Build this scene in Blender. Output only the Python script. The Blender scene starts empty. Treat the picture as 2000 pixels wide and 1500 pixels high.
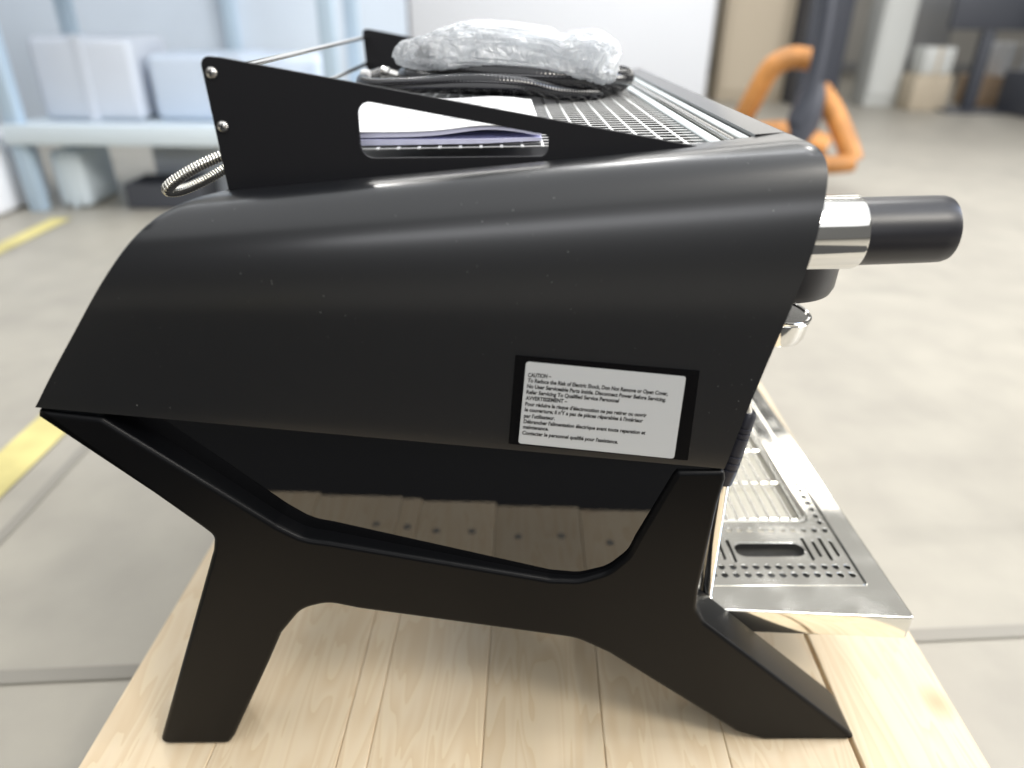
import bpy, bmesh, math, random
from mathutils import Vector, Matrix, noise
from mathutils.geometry import tessellate_polygon
random.seed(7)
S = bpy.context.scene
COL = S.collection
R = math.radians

# ------------------------------------------------------------------ camera, world, lamps, exposure
cam = bpy.data.objects.new('camera', bpy.data.cameras.new('camera'))
COL.objects.link(cam)
cam.matrix_world = Matrix([[0.99978, -0.00377, -0.0208, 0], [-0.01659, 0.46964, -0.8827, -0.45], [0.0131, 0.88285, 0.46947, 0.638], [0, 0, 0, 1]])
cam.data.sensor_width = 36.0
cam.data.lens = 24.966
cam.data.clip_start = 0.01
cam.data.clip_end = 200
cam.data.dof.use_dof = True
cam.data.dof.focus_distance = 0.58
cam.data.dof.aperture_fstop = 24.966e-3 / 0.0096
S.camera = cam

W = bpy.data.worlds.new('World'); S.world = W; W.use_nodes = True
bg = W.node_tree.nodes['Background']
bg.inputs['Color'].default_value = (0.97, 0.96, 0.93, 1)
bg.inputs['Strength'].default_value = 0.19

def area(name, loc, target, sx, sy, power, col):
    l = bpy.data.lights.new(name, 'AREA'); l.shape = 'RECTANGLE'; l.size = sx; l.size_y = sy
    l.energy = power; l.color = col
    o = bpy.data.objects.new(name, l); COL.objects.link(o)
    o.location = loc
    o.rotation_euler = (Vector(target) - Vector(loc)).to_track_quat('-Z', 'Y').to_euler()
    return o
# the bright doorway high to the right front, the hall's ceiling strip lamp, and added fill lamps
area('doorway_lamp', (2.3, -1.9, 3.6), (0.1, 0.15, 0.1), 1.0, 1.0, 85, (1.0, 0.94, 0.84))
area('high_window_lamp', (0.6, 5.2, 3.5), (0.4, 0.0, 0.4), 6.0, 0.4, 56, (1.0, 0.98, 0.94))
area('rear_window_lamp', (0.8, -8.5, 3.6), (0.0, 0.0, 0.3), 7.0, 1.0, 150, (0.96, 0.97, 1.0))
area('bright_ceiling_lamp', (0.7, -1.2, 4.2), (0.7, -1.2, 0), 9.0, 8.0, 290, (0.96, 0.98, 1.0))
area('dim_ceiling_lamp', (0.6, 4.9, 4.3), (0.6, 4.9, 0), 10.0, 3.6, 38, (1.0, 0.98, 0.93))
area('strip_or_fill_lamp', (1.2, 0.6, 3.3), (1.0, 0.5, 0), 5.0, 0.22, 40, (0.95, 0.97, 1.0))
area('strip_or_fill_lamp', (0.8, 3.4, 4.1), (0.5, 6.6, 0.9), 5.0, 0.3, 95, (0.97, 0.98, 1.0))  # unseen lamp added to brighten the white partition
area('open_door_lamp', (5.5, 0.6, 2.4), (0.3, 0.6, 0.0), 2.4, 2.4, 300, (1.0, 0.97, 0.92))
area('far_window_lamp', (4.6, 9.6, 2.5), (1.0, 0.0, 0.8), 7.0, 1.9, 75, (1.0, 0.98, 0.93))
area('strip_or_fill_lamp', (-2.6, 1.6, 3.4), (-2.6, 4.3, 0.3), 4.0, 0.3, 30, (0.90, 0.95, 1.0))  # added lamp, lifts the blue partition and the left background
for xx, yy in ((0.5, 2.6), (-1.2, 2.9), (1.9, 2.3)):
    area('spot_lamp', (xx, yy, 3.6), (0.0, 0.3, 0.5), 0.22, 0.22, 26, (1.0, 0.98, 0.94))
area('blue_fill_lamp', (5.2, 1.0, 4.0), (0.3, 0.1, 0.1), 1.6, 1.6, 70, (0.50, 0.66, 1.0))  # added cool fill, puts a blue tint on the right leg face

S.view_settings.view_transform = 'Standard'
S.view_settings.look = 'None'
S.view_settings.exposure = 0.0
S.view_settings.gamma = 1.0
try:
    S.cycles.max_bounces = 8; S.cycles.caustics_reflective = False; S.cycles.caustics_refractive = False
except Exception: pass

# ------------------------------------------------------------------ materials
def _bsdf(m): return m.node_tree.nodes['Principled BSDF']
def mat(name, col, rough=0.5, metal=0.0, spec=0.5, bump=0, bscale=400, coat=0, var=0.0, vscale=6, rvar=0.0, emit=None):
    m = bpy.data.materials.new(name); m.use_nodes = True
    nt = m.node_tree; b = _bsdf(m)
    b.inputs['Base Color'].default_value = (*col, 1)
    b.inputs['Roughness'].default_value = rough
    b.inputs['Metallic'].default_value = metal
    b.inputs['Specular IOR Level'].default_value = spec
    b.inputs['Coat Weight'].default_value = coat; b.inputs['Coat Roughness'].default_value = 0.19
    tc = nt.nodes.new('ShaderNodeTexCoord')
    if bump:
        n = nt.nodes.new('ShaderNodeTexNoise'); n.inputs['Scale'].default_value = bscale; n.inputs['Detail'].default_value = 3
        nt.links.new(tc.outputs['Object'], n.inputs['Vector'])
        bp = nt.nodes.new('ShaderNodeBump'); bp.inputs['Strength'].default_value = bump; bp.inputs['Distance'].default_value = 0.001
        nt.links.new(n.outputs['Fac'], bp.inputs['Height']); nt.links.new(bp.outputs['Normal'], b.inputs['Normal'])
    if var or rvar:
        n = nt.nodes.new('ShaderNodeTexNoise'); n.inputs['Scale'].default_value = vscale; n.inputs['Detail'].default_value = 6
        nt.links.new(tc.outputs['Object'], n.inputs['Vector'])
        if var:
            mr = nt.nodes.new('ShaderNodeMapRange'); mr.inputs[1].default_value = 0.3; mr.inputs[2].default_value = 0.7
            mr.inputs[3].default_value = 1 - var; mr.inputs[4].default_value = 1 + var
            nt.links.new(n.outputs['Fac'], mr.inputs[0])
            mx = nt.nodes.new('ShaderNodeVectorMath'); mx.operation = 'SCALE'; mx.inputs[0].default_value = col
            nt.links.new(mr.outputs[0], mx.inputs['Scale']); nt.links.new(mx.outputs[0], b.inputs['Base Color'])
        if rvar:
            mr = nt.nodes.new('ShaderNodeMapRange'); mr.inputs[1].default_value = 0.35; mr.inputs[2].default_value = 0.7
            mr.inputs[3].default_value = rough; mr.inputs[4].default_value = rough + rvar
            nt.links.new(n.outputs['Fac'], mr.inputs[0]); nt.links.new(mr.outputs[0], b.inputs['Roughness'])
    return m

def dusty(m, scale, thr, col=(0.55, 0.55, 0.52)):
    """tiny specks of dust and lint lying on a dark paint"""
    nt = m.node_tree; b = _bsdf(m)
    tc = nt.nodes.new('ShaderNodeTexCoord')
    v = nt.nodes.new('ShaderNodeTexVoronoi'); v.inputs['Scale'].default_value = scale
    nt.links.new(tc.outputs['Object'], v.inputs['Vector'])
    sep = nt.nodes.new('ShaderNodeSeparateColor'); nt.links.new(v.outputs['Color'], sep.inputs[0])
    # speck radius varies per cell, most cells have none
    mr = nt.nodes.new('ShaderNodeMapRange'); mr.inputs[1].default_value = thr; mr.inputs[2].default_value = 1.0
    mr.inputs[3].default_value = 0.0; mr.inputs[4].default_value = 0.13
    nt.links.new(sep.outputs[0], mr.inputs[0])
    pn = nt.nodes.new('ShaderNodeTexNoise'); pn.inputs['Scale'].default_value = 7; nt.links.new(tc.outputs['Object'], pn.inputs['Vector'])
    pr2 = nt.nodes.new('ShaderNodeMapRange'); pr2.inputs[1].default_value = 0.38; pr2.inputs[2].default_value = 0.62
    nt.links.new(pn.outputs['Fac'], pr2.inputs[0])
    pm = nt.nodes.new('ShaderNodeMath'); pm.operation = 'MULTIPLY'; nt.links.new(mr.outputs[0], pm.inputs[0]); nt.links.new(pr2.outputs[0], pm.inputs[1])
    lt = nt.nodes.new('ShaderNodeMath'); lt.operation = 'LESS_THAN'
    nt.links.new(v.outputs['Distance'], lt.inputs[0]); nt.links.new(pm.outputs[0], lt.inputs[1])
    mx = nt.nodes.new('ShaderNodeMix'); mx.data_type = 'RGBA'
    mx.inputs[6].default_value = b.inputs['Base Color'].default_value[:]; mx.inputs[7].default_value = (*col, 1)
    nt.links.new(lt.outputs[0], mx.inputs[0]); nt.links.new(mx.outputs[2], b.inputs['Base Color'])
    return m

M = {}
M['black'] = dusty(mat('matte black powder coat', (0.0050, 0.0056, 0.0072), 0.34, spec=0.5, bump=0.012, bscale=1200, coat=0.55), 300, 0.70, (0.30, 0.30, 0.29))
M['bracket'] = mat('matte black sheet', (0.006, 0.006, 0.008), 0.50, spec=0.30, bump=0.012, bscale=1600)
M['frame'] = mat('satin black casting', (0.0028, 0.003, 0.0037), 0.34, spec=0.13, bump=0.014, bscale=1300)
M['gloss'] = mat('gloss black glass', (0.002, 0.002, 0.0025), 0.012, spec=1.0, bump=0.012, bscale=130)
_bsdf(M['gloss']).inputs['Specular Tint'].default_value = (0.97, 0.98, 1.0, 1)
M['chrome'] = mat('polished steel', (0.86, 0.845, 0.79), 0.05, 1.0, rvar=0.10, vscale=30)
M['chrome_clean'] = mat('chrome', (0.78, 0.77, 0.74), 0.09, 1.0)
M['basin'] = mat('dark basin', (0.03, 0.03, 0.03), 0.4)
M['drain'] = mat('drain sheet steel', (0.50, 0.48, 0.42), 0.38, 1.0)
M['traybar'] = mat('bright tray wire', (0.93, 0.91, 0.84), 0.22, 0.75)
M['brushed'] = mat('satin steel', (0.62, 0.60, 0.55), 0.22, 1.0, bump=0.05, bscale=300)
M['gridsteel'] = mat('bright grid steel', (0.86, 0.86, 0.84), 0.42, 0.35)
M['whitestrip'] = mat('pale strip', (0.60, 0.65, 0.65), 0.25)
M['dark'] = mat('dark void', (0.012, 0.012, 0.015), 0.6)
M['mat'] = mat('added dark mat rubber', (0.018, 0.018, 0.018), 0.75, bump=0.3, bscale=90)  # serves only the added mat that darkens the gloss panel reflection
M['rubber'] = mat('blue black rubber', (0.020, 0.021, 0.030), 0.42)
M['knob'] = mat('black knob plastic', (0.012, 0.012, 0.016), 0.36, bump=0.01, bscale=1500)
M['hose'] = mat('shiny black hose', (0.008, 0.008, 0.010), 0.11, var=0.2, vscale=40, coat=0.3)
M['steelhose'] = mat('braided steel hose', (0.66, 0.64, 0.58), 0.22, 1.0)
M['labelblack'] = mat('black sticker', (0.002, 0.002, 0.0025), 0.25, spec=0.22)
M['labelgrey'] = mat('silver label', (0.51, 0.53, 0.545), 0.38, bump=0.05, bscale=900)
M['ink'] = mat('black ink', (0.01, 0.01, 0.01), 0.6)
M['greyink'] = mat('grey ink', (0.42, 0.42, 0.44), 0.7)
M['paper'] = mat('white paper', (0.83, 0.83, 0.84), 0.55)
M['pages'] = mat('lilac page edges', (0.72, 0.73, 0.93), 0.6)
M['screw'] = mat('steel screw', (0.72, 0.70, 0.67), 0.28, 1.0)
M['tag'] = mat('white tag', (0.8, 0.8, 0.8), 0.5)
M['orange'] = mat('orange paint', (0.50, 0.22, 0.06), 0.5, var=0.3, vscale=8)
M['navy'] = mat('dark navy paint', (0.045, 0.050, 0.066), 0.5)
M['charcoal'] = mat('charcoal paint', (0.06, 0.065, 0.08), 0.5)
M['midgrey'] = mat('mid grey panel', (0.30, 0.30, 0.30), 0.5)
M['palegrey'] = mat('pale grey panel', (0.55, 0.56, 0.54), 0.5)
M['tan'] = mat('tan board', (0.48, 0.41, 0.31), 0.7)
M['carton'] = mat('brown carton', (0.42, 0.30, 0.20), 0.7)
M['white'] = mat('white panel', (0.80, 0.82, 0.86), 0.5, var=0.03, vscale=0.6)
M['wallpaint'] = mat('greige wall', (0.50, 0.48, 0.44), 0.7, var=0.05, vscale=0.5)
M['bluesteel'] = mat('pale blue steel', (0.42, 0.53, 0.64), 0.5)
M['shelfwhite'] = mat('pale shelf board', (0.62, 0.70, 0.76), 0.5)
M['bluebox'] = mat('pale blue wrap', (0.60, 0.68, 0.80), 0.5, var=0.08, vscale=2)
M['lilacbox'] = mat('pale lilac wrap', (0.55, 0.59, 0.66), 0.5, var=0.08, vscale=2)
M['paleblue'] = mat('pale blue paint', (0.56, 0.63, 0.72), 0.6, var=0.12, vscale=0.8)
M['yellow'] = mat('worn yellow paint', (0.56, 0.49, 0.20), 0.6, var=0.2, vscale=9)
M['joint'] = mat('joint filler', (0.25, 0.235, 0.205), 0.8)

def floor_mat():
    m = bpy.data.materials.new('sealed concrete'); m.use_nodes = True
    nt = m.node_tree; b = _bsdf(m); b.inputs['Roughness'].default_value = 0.45
    tc = nt.nodes.new('ShaderNodeTexCoord')
    n1 = nt.nodes.new('ShaderNodeTexNoise'); n1.inputs['Scale'].default_value = 1.4; n1.inputs['Detail'].default_value = 8
    n2 = nt.nodes.new('ShaderNodeTexNoise'); n2.inputs['Scale'].default_value = 9; n2.inputs['Detail'].default_value = 4
    for n in (n1, n2): nt.links.new(tc.outputs['Object'], n.inputs['Vector'])
    ad = nt.nodes.new('ShaderNodeMath'); ad.operation = 'ADD'
    nt.links.new(n1.outputs['Fac'], ad.inputs[0]); nt.links.new(n2.outputs['Fac'], ad.inputs[1])
    cr = nt.nodes.new('ShaderNodeValToRGB')
    cr.color_ramp.elements[0].position = 0.30; cr.color_ramp.elements[0].color = (0.285, 0.265, 0.228, 1)
    cr.color_ramp.elements[1].position = 0.70; cr.color_ramp.elements[1].color = (0.38, 0.355, 0.30, 1)
    hf = nt.nodes.new('ShaderNodeMath'); hf.operation = 'MULTIPLY'; hf.inputs[1].default_value = 0.5
    nt.links.new(ad.outputs[0], hf.inputs[0]); nt.links.new(hf.outputs[0], cr.inputs[0])
    n3 = nt.nodes.new('ShaderNodeTexNoise'); n3.inputs['Scale'].default_value = 2.6; n3.inputs['Detail'].default_value = 3; n3.inputs['Distortion'].default_value = 0.8
    nt.links.new(tc.outputs['Object'], n3.inputs['Vector'])
    sr = nt.nodes.new('ShaderNodeMapRange'); sr.inputs[1].default_value = 0.60; sr.inputs[2].default_value = 0.78; sr.inputs[3].default_value = 0.0; sr.inputs[4].default_value = 0.55
    nt.links.new(n3.outputs['Fac'], sr.inputs[0])
    sm = nt.nodes.new('ShaderNodeMix'); sm.data_type = 'RGBA'; sm.inputs[7].default_value = (0.20, 0.19, 0.165, 1)
    nt.links.new(sr.outputs[0], sm.inputs[0]); nt.links.new(cr.outputs[0], sm.inputs[6]); nt.links.new(sm.outputs[2], b.inputs['Base Color'])
    return m
M['floor'] = floor_mat()

def wood_mat():
    m = bpy.data.materials.new('raw spruce'); m.use_nodes = True
    nt = m.node_tree; b = _bsdf(m); b.inputs['Roughness'].default_value = 0.62
    tc = nt.nodes.new('ShaderNodeTexCoord'); oi = nt.nodes.new('ShaderNodeObjectInfo')
    of = nt.nodes.new('ShaderNodeVectorMath'); of.operation = 'SCALE'; of.inputs[0].default_value = (7, 13, 5)
    nt.links.new(oi.outputs['Random'], of.inputs['Scale'])
    ad = nt.nodes.new('ShaderNodeVectorMath'); nt.links.new(tc.outputs['Object'], ad.inputs[0]); nt.links.new(of.outputs[0], ad.inputs[1])
    mp = nt.nodes.new('ShaderNodeMapping'); mp.inputs['Scale'].default_value = (9, 1.1, 9)
    nt.links.new(ad.outputs[0], mp.inputs[0])
    n = nt.nodes.new('ShaderNodeTexNoise'); n.inputs['Scale'].default_value = 3.2; n.inputs['Detail'].default_value = 2; n.inputs['Distortion'].default_value = 0.6
    nt.links.new(mp.outputs[0], n.inputs['Vector'])
    rg = nt.nodes.new('ShaderNodeMath'); rg.operation = 'MULTIPLY'; rg.inputs[1].default_value = 9
    nt.links.new(n.outputs['Fac'], rg.inputs[0])
    fr = nt.nodes.new('ShaderNodeMath'); fr.operation = 'FRACT'; nt.links.new(rg.outputs[0], fr.inputs[0])
    cr = nt.nodes.new('ShaderNodeValToRGB')
    e = cr.color_ramp.elements
    e[0].position = 0.0; e[0].color = (0.74, 0.61, 0.42, 1); e[1].position = 1.0; e[1].color = (0.68, 0.53, 0.345, 1)
    x = e.new(0.25); x.color = (0.74, 0.61, 0.43, 1)
    nt.links.new(fr.outputs[0], cr.inputs[0])
    # knots
    v = nt.nodes.new('ShaderNodeTexVoronoi'); v.inputs['Scale'].default_value = 5.5
    mk = nt.nodes.new('ShaderNodeMapping'); mk.inputs['Scale'].default_value = (1.0, 0.7, 1.0)
    nt.links.new(ad.outputs[0], mk.inputs[0]); nt.links.new(mk.outputs[0], v.inputs['Vector'])
    kr = nt.nodes.new('ShaderNodeMapRange'); kr.inputs[1].default_value = 0.03; kr.inputs[2].default_value = 0.11; kr.inputs[3].default_value = 0.75; kr.inputs[4].default_value = 0.0
    nt.links.new(v.outputs['Distance'], kr.inputs[0])
    sp = nt.nodes.new('ShaderNodeSeparateColor'); nt.links.new(v.outputs['Color'], sp.inputs[0])
    gt = nt.nodes.new('ShaderNodeMath'); gt.operation = 'GREATER_THAN'; gt.inputs[1].default_value = 0.52; nt.links.new(sp.outputs[0], gt.inputs[0])
    km = nt.nodes.new('ShaderNodeMath'); km.operation = 'MULTIPLY'; nt.links.new(kr.outputs[0], km.inputs[0]); nt.links.new(gt.outputs[0], km.inputs[1])
    mx = nt.nodes.new('ShaderNodeMix'); mx.data_type = 'RGBA'; mx.inputs[7].default_value = (0.42, 0.26, 0.14, 1)
    nt.links.new(km.outputs[0], mx.inputs[0]); nt.links.new(cr.outputs[0], mx.inputs[6])
    # plank to plank tone
    tn = nt.nodes.new('ShaderNodeMapRange'); tn.inputs[3].default_value = 0.84; tn.inputs[4].default_value = 1.05
    nt.links.new(oi.outputs['Random'], tn.inputs[0])
    sc = nt.nodes.new('ShaderNodeVectorMath'); sc.operation = 'SCALE'
    nt.links.new(mx.outputs[2], sc.inputs[0]); nt.links.new(tn.outputs[0], sc.inputs['Scale'])
    nt.links.new(sc.outputs[0], b.inputs['Base Color'])
    bp = nt.nodes.new('ShaderNodeBump'); bp.inputs['Strength'].default_value = 0.10; bp.inputs['Distance'].default_value = 0.001
    nt.links.new(fr.outputs[0], bp.inputs['Height']); nt.links.new(bp.outputs[0], b.inputs['Normal'])
    return m
M['wood'] = wood_mat()

def film_mat():
    m = bpy.data.materials.new('crinkled clear film'); m.use_nodes = True
    nt = m.node_tree; b = _bsdf(m)
    b.inputs['Base Color'].default_value = (0.86, 0.89, 0.92, 1)
    b.inputs['Roughness'].default_value = 0.14
    b.inputs['Specular IOR Level'].default_value = 0.9
    tc = nt.nodes.new('ShaderNodeTexCoord')
    n = nt.nodes.new('ShaderNodeTexNoise'); n.inputs['Scale'].default_value = 60; n.inputs['Detail'].default_value = 5; n.inputs['Distortion'].default_value = 2.0
    nt.links.new(tc.outputs['Object'], n.inputs['Vector'])
    bp = nt.nodes.new('ShaderNodeBump'); bp.inputs['Strength'].default_value = 1.0; bp.inputs['Distance'].default_value = 0.008
    nt.links.new(n.outputs['Fac'], bp.inputs['Height']); nt.links.new(bp.outputs['Normal'], b.inputs['Normal'])
    tl = nt.nodes.new('ShaderNodeBsdfTranslucent'); tl.inputs[0].default_value = (0.92, 0.95, 0.98, 1)
    gl = nt.nodes.new('ShaderNodeBsdfGlossy'); gl.inputs['Roughness'].default_value = 0.07; nt.links.new(bp.outputs['Normal'], gl.inputs['Normal'])
    tr = nt.nodes.new('ShaderNodeBsdfTransparent')
    m1 = nt.nodes.new('ShaderNodeMixShader'); m1.inputs[0].default_value = 0.45
    nt.links.new(b.outputs[0], m1.inputs[1]); nt.links.new(tl.outputs[0], m1.inputs[2])
    m2 = nt.nodes.new('ShaderNodeMixShader'); m2.inputs[0].default_value = 0.30
    nt.links.new(m1.outputs[0], m2.inputs[1]); nt.links.new(gl.outputs[0], m2.inputs[2])
    n2 = nt.nodes.new('ShaderNodeTexNoise'); n2.inputs['Scale'].default_value = 30; n2.inputs['Detail'].default_value = 5
    nt.links.new(tc.outputs['Object'], n2.inputs['Vector'])
    mr = nt.nodes.new('ShaderNodeMapRange'); mr.inputs[1].default_value = 0.35; mr.inputs[2].default_value = 0.65; mr.inputs[3].default_value = 0.08; mr.inputs[4].default_value = 0.55
    nt.links.new(n2.outputs['Fac'], mr.inputs[0])
    m3 = nt.nodes.new('ShaderNodeMixShader'); nt.links.new(mr.outputs[0], m3.inputs[0])
    nt.links.new(m2.outputs[0], m3.inputs[1]); nt.links.new(tr.outputs[0], m3.inputs[2])
    nt.links.new(m3.outputs[0], nt.nodes['Material Output'].inputs['Surface'])
    return m
M['contents'] = mat('grey foam contents', (0.62, 0.65, 0.68), 0.5, var=0.35, vscale=30)
M['film'] = film_mat()

# ------------------------------------------------------------------ mesh helpers
def link(name, me, m, parent=None, smooth=35):
    if m is not None and not me.materials: me.materials.append(m)
    if smooth and not me.get('shaded'):
        me['shaded'] = 1
        me.polygons.foreach_set('use_smooth', [True] * len(me.polygons))
        me.set_sharp_from_angle(angle=R(smooth))
        at_ = me.attributes.get('cap')
        if at_:      # flat caps stay flat beside their rounded rims
            me.polygons.foreach_set('use_smooth', [not a.value for a in at_.data])
    o = bpy.data.objects.new(name, me); COL.objects.link(o)
    if parent is not None: o.parent = parent
    return o
def from_bm(bm, name='mesh'):
    bmesh.ops.recalc_face_normals(bm, faces=bm.faces[:])
    me = bpy.data.meshes.new(name); bm.to_mesh(me); bm.free(); return me
def thing(name, label, cat, loc=(0, 0, 0), group=None, rz=0):
    o = bpy.data.objects.new(name, None); COL.objects.link(o); o.location = loc; o.rotation_euler.z = rz
    o.empty_display_size = 0.05
    return tag(o, label, cat, group)
def tag(o, label, cat, group=None):
    o['label'] = label; o['category'] = cat
    if group: o['group'] = group
    return o
def struct(o): o['kind'] = 'structure'; return o

def fillet(pts, rad=0.0, seg=6):
    """closed polygon of (a, b[, r]) with each corner rounded"""
    out = []; n = len(pts)
    for i in range(n):
        p = Vector(pts[i][:2]); r = pts[i][2] if len(pts[i]) > 2 else rad
        a = Vector(pts[i - 1][:2]) - p; c = Vector(pts[(i + 1) % n][:2]) - p
        la, lc = a.length, c.length
        if r <= 0 or la < 1e-9 or lc < 1e-9: out.append(p); continue
        a /= la; c /= lc
        ang = math.acos(max(-1, min(1, a.dot(c))))
        if ang > 3.10: out.append(p); continue
        t = min(r / math.tan(ang / 2), la * 0.48, lc * 0.48); rr = t * math.tan(ang / 2)
        ce = p + (a + c).normalized() * (rr / math.sin(ang / 2))
        s = p + a * t - ce; e = p + c * t - ce
        tot = math.atan2(s.x * e.y - s.y * e.x, s.dot(e))
        for k in range(seg + 1):
            q = tot * k / seg
            out.append(ce + Vector((s.x * math.cos(q) - s.y * math.sin(q), s.x * math.sin(q) + s.y * math.cos(q))))
    return out
def circle(cx, cy, r, n=12): return [Vector((cx + r * math.cos(2 * math.pi * k / n), cy + r * math.sin(2 * math.pi * k / n))) for k in range(n)]
def area2(l): return sum(l[i - 1].x * l[i].y - l[i].x * l[i - 1].y for i in range(len(l)))
def inset(l, d):
    n = len(l); out = []
    for i in range(n):
        e1 = l[i] - l[i - 1]; e2 = l[(i + 1) % n] - l[i]
        if e1.length < 1e-10: e1 = e2
        if e2.length < 1e-10: e2 = e1
        n1 = Vector((-e1.y, e1.x)).normalized(); n2 = Vector((-e2.y, e2.x)).normalized()
        m = n1 + n2
        if m.length < 1e-6: m = n1.copy()
        m.normalize(); c = max(0.4, m.dot(n1))
        out.append(l[i] + m * (d / c))
    return out
def plate(loops, half, bev=0.0, nb=3, xf=None, back_bev=True, wall_drop=None):
    """solid plate from an outline and holes, +-half thick, rims rounded by bev; xf maps (a,b,c) to the world"""
    loops = [[Vector(p[:2]) for p in l] for l in loops]
    for i, l in enumerate(loops):
        if (area2(l) > 0) != (i == 0): l.reverse()
    lv = []
    if bev > 0:
        for k in range(nb + 1):
            q = math.pi / 2 * k / nb
            lv.append((bev * (1 - math.sin(q)), half - bev * (1 - math.cos(q))))
        lv = [(i_, h) for i_, h in lv]
    else: lv = [(0.0, half)]
    if back_bev and bev > 0: rings = lv + [(i_, -h) for i_, h in reversed(lv)]
    else: rings = lv + [(0.0, -half)]
    bm = bmesh.new(); tops = []; bots = []; cap = bm.faces.layers.int.new('cap')
    for l in loops:
        prev = None
        for k, (ins, h) in enumerate(rings):
            pl = inset(l, ins) if ins > 1e-9 else l
            vs = [bm.verts.new((p.x, p.y, h)) for p in pl]
            if prev:
                n = len(vs)
                for i in range(n):
                    try: bm.faces.new((prev[i - 1], prev[i], vs[i], vs[i - 1]))
                    except ValueError: pass
            if k == 0: tops.append(vs)
            prev = vs
        bots.append(prev)
    for sets in (tops, bots):
        flat = [v for s in sets for v in s]
        for t in tessellate_polygon([[v.co.copy() for v in s] for s in sets]):
            try: bm.faces.new([flat[i] for i in t])[cap] = 1
            except ValueError: pass
    if xf:
        for v in bm.verts: v.co = Vector(xf(*v.co))
    return from_bm(bm)
def XZ(ym): return lambda a, b, c: (a, ym - c, b)
def XY(zm): return lambda a, b, c: (a, b, zm + c)
def YZ(xm): return lambda a, b, c: (xm + c, a, b)
def rect(x0, y0, x1, y1, r=0.0, seg=5): return fillet([(x0, y0), (x1, y0), (x1, y1), (x0, y1)], r, seg)
def boxmesh(x0, y0, z0, x1, y1, z1, bev=0.0, nb=2):
    return plate([rect(x0, y0, x1, y1, bev, 3)], abs(z1 - z0) / 2, bev, nb, XY((z0 + z1) / 2))
def join_me(meshes):
    bm = bmesh.new()
    for me in meshes: bm.from_mesh(me); bpy.data.meshes.remove(me)
    me = bpy.data.meshes.new('mesh'); bm.to_mesh(me); bm.free(); return me
def lathe(prof, origin, axis, seg=48, closed=False):
    """prof: (radius, height) along axis"""
    ax = Vector(axis).normalized(); u = ax.orthogonal().normalized(); w = ax.cross(u); o = Vector(origin)
    bm = bmesh.new(); rows = []
    for r, h in prof:
        rows.append([bm.verts.new(o + ax * h + (u * math.cos(2 * math.pi * k / seg) + w * math.sin(2 * math.pi * k / seg)) * max(r, 1e-6)) for k in range(seg)])
    for a, b in zip(rows, rows[1:] + ([rows[0]] if closed else [])):
        for k in range(seg):
            bm.faces.new((a[k - 1], a[k], b[k], b[k - 1]))
    if not closed:
        for rw in (rows[0], rows[-1]):
            try: bm.faces.new(rw)
            except ValueError: pass
    return from_bm(bm)
def smooth_path(pts, n):
    P = [Vector(p) for p in pts]; out = []
    for i in range(len(P) - 1):
        p0 = P[max(i - 1, 0)]; p1 = P[i]; p2 = P[i + 1]; p3 = P[min(i + 2, len(P) - 1)]
        for k in range(n):
            t = k / n
            out.append(0.5 * ((2 * p1) + (p2 - p0) * t + (2 * p0 - 5 * p1 + 4 * p2 - p3) * t * t + (3 * p1 - p0 - 3 * p2 + p3) * t ** 3))
    out.append(P[-1]); return out
def tube(pts, rad, seg=10, cap=True):
    """rad: number or list"""
    P = [Vector(p) for p in pts]; n = len(P)
    bm = bmesh.new(); t0 = (P[1] - P[0]).normalized(); u = t0.orthogonal().normalized(); rows = []
    for i in range(n):
        t = (P[min(i + 1, n - 1)] - P[max(i - 1, 0)]).normalized()
        u = (u - t * u.dot(t)).normalized(); w = t.cross(u)
        r = rad[i] if isinstance(rad, (list, tuple)) else rad
        rows.append([bm.verts.new(P[i] + (u * math.cos(2 * math.pi * k / seg) + w * math.sin(2 * math.pi * k / seg)) * r) for k in range(seg)])
    for a, b in zip(rows, rows[1:]):
        for k in range(seg): bm.faces.new((a[k - 1], a[k], b[k], b[k - 1]))
    if cap: bm.faces.new(rows[0]); bm.faces.new(rows[-1])
    return from_bm(bm)
def resample(P, step):
    out = [P[0]]; acc = 0.0
    for a, b in zip(P, P[1:]):
        L = (b - a).length; d = step - acc
        while d < L:
            out.append(a + (b - a) * (d / L)); d += step
        acc = (acc + L) % step
    return out
def ribbed(pts, r0, r1, pitch, seg=10):
    P = resample(pts, pitch / 3); return tube(P, [r1 if i % 3 == 0 else r0 for i in range(len(P))], seg)

# ------------------------------------------------------------------ floor and its markings
FZ = -0.15
def sheet(name, pts, z, m, kind='structure'):
    bm = bmesh.new(); bm.faces.new([bm.verts.new((x, y, z)) for x, y in pts]); o = link(name, from_bm(bm), m, None, 0)
    o['kind'] = kind; return o
sheet('floor', [(-30, -12), (30, -12), (30, 30), (-30, 30)], FZ, M['floor'])
sheet('floor_marking', [(-1.81, 0.9), (-1.735, 0.9), (-1.735, 2.45), (-1.81, 2.45)], FZ + 0.004, M['yellow'])
sheet('floor_marking', [(-0.975, -3), (-0.885, -3), (-0.885, 9), (-0.975, 9)], FZ + 0.004, M['yellow'])
sheet('floor_joint', [(-6, -0.085), (6, 0.535), (6, 0.557), (-6, -0.063)], FZ + 0.003, M['joint'])
sheet('floor_joint', [(-0.83, -3), (-0.81, -3), (-0.81, 9), (-0.83, 9)], FZ + 0.002, M['joint'])

mt = tag(link('added_dark_mat', boxmesh(-1.3, -1.9, FZ + 0.004, 1.3, -0.42, FZ + 0.014, 0.003, 2), M['mat'], None), 'added dark mat out of view in front of the pallet, darkens the gloss panel reflection', 'mat')  # added out of view so the gloss panel mirrors something dark
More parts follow.
